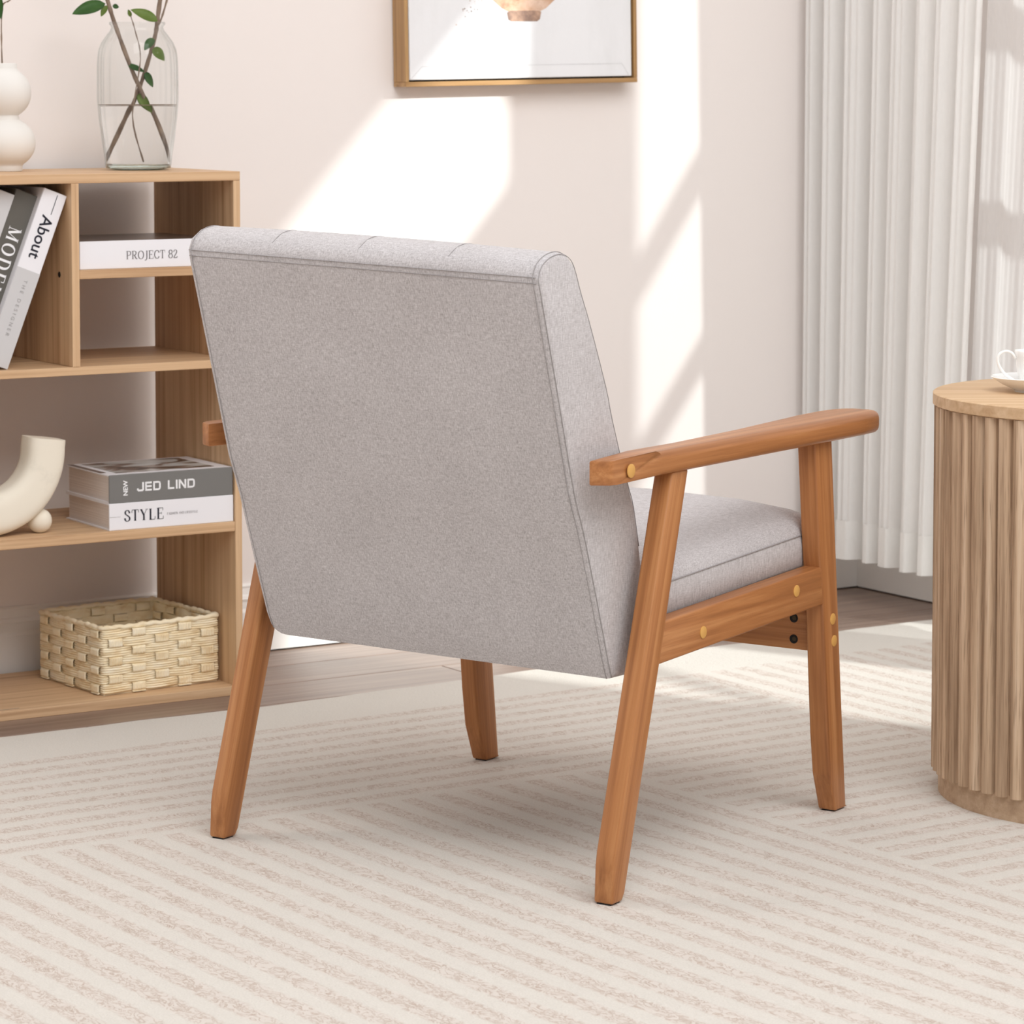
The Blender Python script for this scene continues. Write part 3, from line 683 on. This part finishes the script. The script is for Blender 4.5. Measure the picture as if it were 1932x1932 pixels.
# ---------------- glass vase, water, branches
VZ = .8524
M_V = Tr(M_SH @ Vector((-.1049, .1606, VZ)))
gv = empty('glass_vase', M_V, 'clear ribbed glass vase half full of water on the bookcase', 'vase')
def flute(r, z, a):
    k = min(1, max(0, (.222-z)/.03))*min(1, max(0, (z-.012)/.02)); return r*(1 + .022*k*cos(16*a))
gp = [(.046, .002), (.0525, .003), (.0537, .008), (.0545, .02), (.0585, .05), (.0628, .085), (.0652, .115), (.0652, .14), (.0650, .165), (.0642, .183), (.0625, .196), (.0580, .208), (.0505, .219), (.0445, .2265), (.0420, .232), (.0430, .2352), (.0452, .2368), (.0456, .2400), (.0440, .2415)]
bm = bmesh.new(); lathe(bm, gp, 144, flute, cap0=False); fin(bm, 'glass_body', 'glass', gv, True)
bm = bmesh.new(); lathe(bm, [(.0001, .0085)] + [(.036, .0085), (.0515, .010), (.0525, .004), (.040, .0005), (.0001, .0005)], 72, cap0=False); fin(bm, 'glass_base', 'glass_base', gv, True)
bm = bmesh.new(); lathe(bm, [(.0001, .011), (.0515, .011), (.0522, .02), (.0562, .05), (.0604, .085), (.0622, .106), (.0001, .106)], 96, cap0=False); fin(bm, 'water', 'water', gv, 40)
bm = bmesh.new(); tube(bm, [(.0628*cos(a*pi/36), .0628*sin(a*pi/36), .1063) for a in range(72)], .0007, 6, True); fin(bm, 'water_line', 'bark', gv, True)
def leaf(root, base, tip, width, mat, droop=.0, nrm=(0, -1, .3), name='leaf'):
    base, tip = Vector(base), Vector(tip); d = tip-base; L = d.length; d.normalize()
    n = Vector(nrm); n = (n - d*n.dot(d)).normalized(); s = d.cross(n)
    bm = bmesh.new(); rows = []
    K = 10
    for i in range(K+1):
        t = i/K; wd = width*.5*(sin(pi*t**.8)**.8 if 0 < t < 1 else 0.0) + .0003
        c = base + d*L*t - Vector((0, 0, droop*t*t*L))
        rows.append([bm.verts.new(c + s*wd*k + n*abs(k)*wd*.35) for k in (-1, -.5, 0, .5, 1)])
    for A, B in zip(rows, rows[1:]):
        for k in range(4): bm.faces.new((A[k], A[k+1], B[k+1], B[k]))
    r = bmesh.ops.solidify(bm, geom=bm.faces[:], thickness=.0004)
    return fin(bm, name, mat, root, True)
def twig(root, pts, r0, r1, name='stem'):
    P = smooth_pts(pts, 5); m = len(P)
    bm = bmesh.new(); tube(bm, P, [r0 + (r1-r0)*i/(m-1) + (.0004*sin(i*2.3)) for i in range(m)], 8); return fin(bm, name, 'bark', root, True)
br1 = empty('leafy_branch', M_V, 'thick brown branch with dark leaf leaning left out of the glass vase', 'branch', 'branches in the glass vase')
twig(br1, [(.046, .006, .014), (.022, .004, .09), (-.010, 0, .165), (-.0376, -.004, .2430), (-.050, -.006, .285), (-.075, -.01, .36), (-.10, -.015, .44)], .0034, .0036)
twig(br1, [(-.0385, -.003, .246), (-.042, -.002, .262), (-.048, 0, .272)], .0010, .0008)
leaf(br1, (-.051, -.004, .2710), (-.1035, -.018, .2500), .027, 'leaf', -.06, (.1, -.75, .65))
leaf(br1, (-.0485, -.006, .268), (-.0575, -.010, .250), .0095, 'leaf_pale')
leaf(br1, (-.0400, -.006, .279), (-.0225, -.01, .291), .009, 'leaf')
leaf(br1, (-.0400, .0, .267), (-.0300, .004, .2655), .008, 'leaf')
leaf(br1, (-.0155, -.002, .172), (.013, -.012, .160), .009, 'leaf')
leaf(br1, (-.085, -.006, .40), (-.135, -.018, .42), .022, 'leaf')
br2 = empty('leafy_branch', M_V, 'forked brown branch with pale leaf rising to the right from the glass vase', 'branch', 'branches in the glass vase')
twig(br2, [(-.044, .010, .014), (-.018, .010, .085), (.006, .008, .145), (.0275, .006, .215), (.0325, .005, .2450), (.0385, .004, .285), (.052, 0, .36), (.060, 0, .44)], .0030, .0042)
twig(br2, [(.031, .008, .232), (.0385, .012, .2480), (.0495, .014, .285), (.066, .016, .35)], .0018, .0016)
leaf(br2, (.0335, .000, .2430), (-.0090, -.012, .2580), .022, 'leaf_pale', -.06, (0, -.75, .65))
leaf(br2, (.0260, .004, .215), (.0130, -.012, .195), .014, 'leaf')
leaf(br2, (.0260, .006, .200), (.045, -.008, .178), .016, 'leaf_pale')
leaf(br2, (.012, .006, .160), (.026, -.010, .135), .012, 'leaf')
leaf(br2, (.000, .008, .125), (.022, -.014, .094), .016, 'leaf_pale')
leaf(br2, (.055, 0, .38), (.10, -.01, .40), .02, 'leaf')
br3 = empty('leafy_branch', M_V, 'thin twig with a tiny bud leaning in the middle of the glass vase', 'branch', 'branches in the glass vase')
twig(br3, [(.010, -.020, .014), (-.006, -.016, .09), (.006, -.01, .180), (-.0020, -.008, .225), (-.0100, -.006, .2515)], .0012, .0008)
leaf(br3, (-.0095, -.006, .2495), (-.0135, -.008, .2615), .006, 'leaf_pale')
# ---------------- white double-bubble vase with a twig
M_W = Tr(M_SH @ Vector((-.3234, .200, VZ)))
wv = empty('bubble_vase', M_W, 'white ceramic vase of two stacked bubbles on the bookcase', 'vase')
sc_ = 1/1143.
pw = [(.0001, 0), (32, 0), (33.5, 1.5), (33.5, 9), (34, 11)] + [(6+52*cos(a), 52+47*sin(a)) for a in [radians(q) for q in range(-55, 66, 8)]] + [(28.5, 99)] + [(6+45*cos(a), 144+46*sin(a)) for a in [radians(q) for q in range(-62, 60, 8)]] + [(27, 187), (25.5, 190), (25.5, 197), (24, 198.5), (21, 198), (20.5, 188), (24, 170), (.0001, 150)]
bm = bmesh.new(); lathe(bm, [(max(r, .05)*sc_, z*sc_) for r, z in pw], 64, cap0=False); fin(bm, 'vase_body', 'ceramic', wv, 60)
br4 = empty('leafy_branch', M_W, 'twig with a dark green leaf in the white bubble vase', 'branch')
twig(br4, [(0, 0, .14), (-.002, 0, .20), (.000, -.002, .262), (.012, -.004, .274), (.030, -.006, .288), (.06, -.01, .31)], .0012, .0009)
leaf(br4, (-.006, -.002, .284), (-.0005, -.012, .244), .012, 'leaf')
twig(br4, [(.000, -.002, .258), (-.004, -.002, .275), (-.006, -.002, .286)], .0008, .0007)

# ---------------- arched vase on ball feet
M_A = M_SH @ Tr((-.4235, .052, .2848))
av = empty('arch_vase', M_A, 'cream U-shaped vase on ball feet beside the two stacked books', 'vase')
bm = bmesh.new(); R0, R1 = .0985, .0325; zc = .1335
path = []; rr = []
for q in range(0, 6): path.append((R0+.002-.0004*q, 0, zc + .0165 - .0030*q)); rr.append(R1 - .0016 + .00004*q)
for q in range(0, 37): a = radians(-q*5); path.append((R0*cos(a), 0, zc + R0*sin(a))); rr.append(R1 - .0014*cos(2*a))
for q in range(1, 7): path.append((-R0, 0, zc + .003*q)); rr.append(R1-.0014)
tube(bm, path, rr, 40, square=3.6)
body = fin(bm, 'vase_body', 'arch', av, 50)
for q, px in enumerate((.0905, -.0905)):
    bm = bmesh.new(); bmesh.ops.create_uvsphere(bm, u_segments=24, v_segments=16, radius=.0195); bmesh.ops.translate(bm, verts=bm.verts, vec=(px, -.004, .0192)); fin(bm, 'ball_foot', 'arch', av, True)
bm = bmesh.new(); bmesh.ops.create_uvsphere(bm, u_segments=24, v_segments=16, radius=.0195); bmesh.ops.translate(bm, verts=bm.verts, vec=(.0, .03, .0192)); fin(bm, 'ball_foot', 'arch', av, True)

# ---------------- woven straw basket
ba = atan2(.021, .22)
M_B = M_SH @ Tr((-.2325, .0335, .0152)) @ Rz(ba)
bk = empty('straw_basket', M_B, 'low open basket woven from pale straw on the bottom shelf', 'basket')
BL, BD, BH = .2150, .2080, .1085
rows = 7; pitch = (BH-.006)/rows
cols = [(.0, BL, 6), (.0, BD, 5)]
def per_pt(s):       # walk round the rectangle: returns point, outward normal
    P = 2*(BL+BD); s %= P
    if s < BL: return Vector((s, 0)), Vector((0, -1))
    s -= BL
    if s < BD: return Vector((BL, s)), Vector((1, 0))
    s -= BD
    if s < BL: return Vector((BL-s, BD)), Vector((0, 1))
    s -= BL; return Vector((0, BD-s)), Vector((-1, 0))
PER = 2*(BL+BD)
stakes = []
for base_, ln, n_ in ((0, BL, 5), (BL, BD, 5), (BL+BD, BL, 5), (2*BL+BD, BD, 5)):
    for k in range(n_): stakes.append(base_ + ln*(k+.5)/n_)
def stake_phase(k, row): return 1 if (k + row) % 2 == 0 else -1     # +1: band passes outside the stake
def band_off(s, row):
    # smooth +-: interpolate between neighbouring stakes
    best = 0; n = len(stakes)
    for k, c in enumerate(stakes):
        d = abs((s-c+PER/2) % PER - PER/2)
        if d < .026: best += stake_phase(k, row)*.5*(1+cos(pi*d/.026))
    return best
def rounded(s):
    p, n = per_pt(s)
    # round the corners a little
    for cs in (0, BL, BL+BD, 2*BL+BD):
        d = (s-cs+PER/2) % PER - PER/2
        if abs(d) < .007:
            c, _ = per_pt(cs); p1, n1 = per_pt(cs-.0071); p2, n2 = per_pt(cs+.0071)
            t = (d+.007)/.014; n = (n1*(1-t)+n2*t).normalized(); p = p1*(1-t)**2 + 2*t*(1-t)*c + p2*t*t
    return p, n
NS = 300
for row in range(rows):
    bm = bmesh.new(); z0 = .003 + row*pitch; rings = []
    rnd = random.Random(row); ph = [rnd.uniform(0, 6) for _ in range(6)]
    for i in range(NS):
        s = PER*i/NS; p, n = rounded(s); bo = band_off(s, row); off = .0004 + bo*(.0016 if bo > 0 else .0038)
        ring = []
        sec_ = []
        M_ = 17
        for j in range(M_):
            v = j/(M_-1); ridge = .0016*abs(sin(v*4*pi)) ; edge = -.0012*(2*v-1)**6
            wz = .0006*sin(ph[j % 6] + s*70 + j)*(0 < j < M_-1)
            sec_.append((off + .0009 + ridge + edge, z0 + v*pitch*1.02 + wz))
        sec_ += [(off - .0008, z0 + pitch), (off - .0008, z0)]
        for o_, z in sec_: q = p + n*o_; ring.append(bm.verts.new((q.x, q.y, z)))
        rings.append(ring)
    for i in range(NS):
        A, B = rings[i], rings[(i+1) % NS]
        for k in range(len(A)): bm.faces.new((A[k], B[k], B[(k+1) % len(A)], A[(k+1) % len(A)]))
    fin(bm, 'straw_band', 'straw', bk, 50)
for k, c in enumerate(stakes):
    bm = bmesh.new(); rings = []; W_ = .0245
    for i in range(61):
        z = .002 + (BH-.004)*i/60; r_ = (z-.003)/pitch; row = min(rows-1, max(0, int(r_)))
        f = r_ - int(r_) if 0 <= r_ < rows else .5
        sp = -stake_phase(k, row); off = .0002 + sp*(.0040 if sp > 0 else .0046)*min(1, sin(pi*min(max(f, 0), 1))*2.4)
        ring = []
        for j in range(16):
            v = j/15; s = c + (v-.5)*W_*(1 + .04*sin(k*3+z*90)); p, n = rounded(s)
            q = p + n*(off + .0007 + .0014*abs(sin(v*5*pi)) - .0012*(2*v-1)**6); ring.append(bm.verts.new((q.x, q.y, z)))
        for v in (1, 0):
            s = c + (v-.5)*W_; p, n = rounded(s); q = p + n*(off-.0007); ring.append(bm.verts.new((q.x, q.y, z)))
        rings.append(ring)
    for A, B in zip(rings, rings[1:]):
        for q in range(len(A)): bm.faces.new((A[q], A[(q+1) % len(A)], B[(q+1) % len(A)], B[q]))
    bm.faces.new(rings[0]); bm.faces.new(rings[-1][::-1])
    fin(bm, 'straw_stake', 'straw', bk, 50)
bm = bmesh.new(); pts = []
for i in range(220):
    s = PER*i/220; p, n = rounded(s); pts.append((p.x + n.x*.0004, p.y + n.y*.0004, BH + .0008*sin(i*1.1) + .0006*sin(i*.37)))
tube(bm, pts, [.0036 + .0008*abs(sin(i*.9)) for i in range(220)], 8, True); fin(bm, 'rolled_rim', 'straw', bk, True)
box('basket_floor', 'straw', bk, .002, BL-.002, .002, BD-.002, 0, .003)

# ================================================================== PICTURE
M_P = M_WALL @ Tr((1.0626, 0, .9865)) @ Matrix(((cos(.0178), 0, sin(.0178), 0), (0, 1, 0, 0), (-sin(.0178)*-1*-1, 0, cos(.0178), 0), (0, 0, 0, 1)))
M_P = M_WALL @ Tr((1.0626, .0, .9868)) @ Matrix.Rotation(radians(.95), 4, 'Y') @ Matrix.Diagonal((-1, 1, 1, 1))
M_P = M_WALL @ Tr((1.0626, .0, .9868)) @ Rz(pi) @ Ry(radians(-.95))      # local x runs right, local -y out of the wall
PW, PH, PD = .4976, .66, .045
pic = empty('framed_picture', M_P, 'white canvas painting of a copper bowl in a thin gilt floating frame', 'picture')
ft = .0068
for nm, a in (('frame_rail', (0, PW, -PD, -.002, 0, .0085)), ('frame_rail', (0, PW, -PD, -.002, PH-ft, PH)), ('frame_rail', (0, ft, -PD, -.002, .0086, PH-ft-.0001)), ('frame_rail', (PW-ft, PW, -PD, -.002, .0086, PH-ft-.0001))):
    box(nm, 'gold_frame' if a[1]-a[0] > .1 else 'gold_z', pic, *a, .0007, 1)
box('shadow_gap', 'dark', pic, ft, PW-ft, -.012, -.003, .0086, PH-ft)
cv = box('canvas', 'canvas', pic, ft+.0035, PW-ft-.0035, -PD+.004, -.012, .0118, PH-ft-.0035, .001, 1)
yc = -PD+.0036
def flat(bm, pts): bm.faces.new([bm.verts.new((x, yc, z)) for x, z in pts])
bx, bz = .2525, .114
bm = bmesh.new()
half = [(.030, .016), (.048, .024), (.068, .040), (.086, .066), (.098, .096), (.104, .130), (.100, .150)]
flat(bm, [(bx+x, bz+z) for x, z in half] + [(bx-x, bz+z) for x, z in half[::-1]]); fin(bm, 'painted_bowl', 'bowl', cv)
bm = bmesh.new(); yc -= .0001
flat(bm, [(bx-.034, bz+.003), (bx-.028, bz), (bx+.028, bz), (bx+.034, bz+.004), (bx+.037, bz+.017), (bx+.030, bz+.019), (bx-.030, bz+.019), (bx-.037, bz+.016)]); fin(bm, 'painted_foot', 'bowl_d', cv)
bm = bmesh.new()
flat(bm, [(.012, .0135), (.0126, .0132), (.036, .0350), (.0354, .0353)]); flat(bm, [(.036, .0348), (.465, .0348), (.465, .0353), (.036, .0353)]); flat(bm, [(.4800, .0135), (.4806, .0138), (.4656, .0353), (.465, .0350)])
fin(bm, 'painted_line', 'hairline', cv)
bm = bmesh.new()
for q in range(26):
    x, z, s = bx-.11+random.gauss(0, .018), bz+.03+random.gauss(0, .014), random.uniform(.0006, .0017)
    flat(bm, [(x-s, z), (x, z-s*.7), (x+s, z), (x, z+s*.8)])
fin(bm, 'paint_speckle', 'bowl_d', cv)['kind'] = 'stuff'

# ================================================================== CURTAINS (hang along the right wall)
def pleat(r, seed):
    return 0
def drape(name, mat, hem_mat, w0, ra, rb, z0, z1, n, folds, label, amp=.022, rib=.0030, hem=.075, cat='curtain', lean=.10):
    root = empty(name, M_WALL, label, cat)
    def pt(i, z, ribbed=True):
        t = i/n; r = ra + (rb-ra)*t
        # uneven pleats: bright flat leading face, deep valley after it
        ph = 0
        for (c, wd, dp) in folds:
            d = (r-c)/wd
            if -1 < d < 1: ph -= dp*(.5+.5*cos(pi*d))
        ribs = (rib*sin(2*pi*r/.0140) if ribbed else 0)
        rr = r*(1 + lean*(z-.6)) if r > 0 else r
        return (w0 + ph*amp*(1 + .25*(.6-z)) + ribs + .006*sin(r*21), rr, z)
    def sheet(nm, m, zs, off=0, par=root, ribbed=True):
        bm = bmesh.new(); grid = [[bm.verts.new(Vector(pt(i, z, ribbed)) + Vector((off, 0, 0))) for i in range(n+1)] for z in zs]
        for A, B in zip(grid, grid[1:]):
            for i in range(n): bm.faces.new((A[i], A[i+1], B[i+1], B[i]))
        return fin(bm, nm, m, par, True)
    sheet('curtain_cloth', mat, [z0+hem, .25, .4, .6, .8, 1.0, 1.3, 1.7, 2.1, z1] if hem else [z0, .3, .6, .9, 1.2, 1.6, 2.0, z1])
    if hem:
        sheet('hem_band', hem_mat, [z0, z0+hem*.5, z0+hem], .0022, ribbed=False)
    return root
rnd = random.Random(3)
fl = [(.062, .020, 1.0), (.118, .022, .9), (.190, .026, 1.1), (.246, .022, .8), (.318, .028, 1.15), (.378, .022, .8), (.432, .022, .85), (.475, .016, .6)]
drape('pleated_curtain', 'curtain', 'hem', .158, -.03+.055, .505, .085, 2.45, 420, fl, 'ivory floor-length pleated curtain hanging in the corner beside the wall', amp=.044)
fl2 = [(.56, .03, .5), (.64, .035, .6), (.72, .03, .5), (.80, .035, .6), (.88, .03, .5), (.95, .03, .4)]
drape('sheer_curtain', 'sheer', 'sheer', .150, .509, 1.02, .085, 2.45, 260, fl2, 'thin white sheer curtain lit by the sun behind the side table', amp=.014, hem=.0, lean=.10, rib=.0004)

# ================================================================== SIDE TABLE
TC = Vector((.8455, 4.3985, RUG_T)); TRD = .2585; TZ = .5655 - RUG_T
tb = empty('side_table', Tr(TC), 'round fluted washed-oak side table beside the armchair', 'table')
bm = bmesh.new(); lathe(bm, [(TRD-.003, TZ-.018), (TRD, TZ-.0165), (TRD, TZ-.0015), (TRD-.0018, TZ)], 128, cap1=True); fin(bm, 'table_top', 'table_x', tb, 40)
bm = bmesh.new(); lathe(bm, [(.2465, 0), (.2465, .0345)], 96, cap1=True); fin(bm, 'plinth', 'table_p', tb, 40)
bm = bmesh.new(); lathe(bm, [(.2435, .0342), (.2435, TZ-.0182)], 96, cap1=True); fin(bm, 'drum', 'dark', tb, 40)
NSL = 62; da = 2*pi/NSL; sw_ = 2*.245*math.sin(da/2)*.94
bm = bmesh.new(); A = []; B = []
for k in range(9):
    q = -1 + 2*k/8; y = q*sw_/2; x = .2392 + .0175*max(0, 1-abs(q)**2.6*.96)**.5
    A.append((x, y, .033)); B.append((x, y, TZ-.0182))
A += [(.2436, sw_/2, .033), (.2436, -sw_/2, .033)]; B += [(.2436, sw_/2, TZ-.0182), (.2436, -sw_/2, TZ-.0182)]
prism(bm, A, B); sl = fin(bm, 'slat', 'table_z', tb, 45)
sl.rotation_euler.z = .02
for k in range(1, NSL):
    o = sl.copy(); COL.objects.link(o); o.rotation_euler.z = .02 + k*da
# cup and saucer
SC = Vector((.7310, 4.4200, RUG_T + TZ))
sa = empty('saucer', Tr(SC), 'white porcelain saucer under the cup on the side table', 'saucer')
bm = bmesh.new(); lathe(bm, [(.0001, .0035), (.026, .0035), (.0265, 0), (.029, 0), (.030, .003), (.046, .010), (.061, .0195), (.0622, .0208), (.0612, .0216), (.046, .0125), (.030, .0062), (.0001, .0058)], 72, cap0=False); fin(bm, 'saucer_dish', 'porcelain', sa, 50)
cp = empty('tea_cup', Tr(SC + Vector((0, 0, .0062))), 'small white ribbed porcelain cup with a looped handle on the saucer', 'cup')
def rib_r(r, z, a): return r*(1 + (.012*cos(20*a) if .008 < z < .040 else 0))
bm = bmesh.new(); lathe(bm, [(.0001, .0), (.016, 0), (.0185, .001), (.0195, .004), (.0225, .010), (.0262, .022), (.0278, .034), (.0286, .043), (.0302, .0505), (.0296, .0515), (.0276, .045), (.025, .024), (.017, .006), (.0001, .005)], 120, rib_r, cap0=False); fin(bm, 'cup_body', 'porcelain', cp, 60)
bm = bmesh.new(); hp = smooth_pts([(-.0290, -.004, .0405), (-.0345, -.004, .0480), (-.0430, -.004, .0505), (-.0515, -.004, .0465), (-.0540, -.004, .0380), (-.0510, -.004, .0280), (-.0420, -.004, .0170), (-.0300, -.004, .0095), (-.0205, -.003, .0070)], 5)
tube(bm, hp, .0021, 10); fin(bm, 'handle', 'porcelain', cp, True)
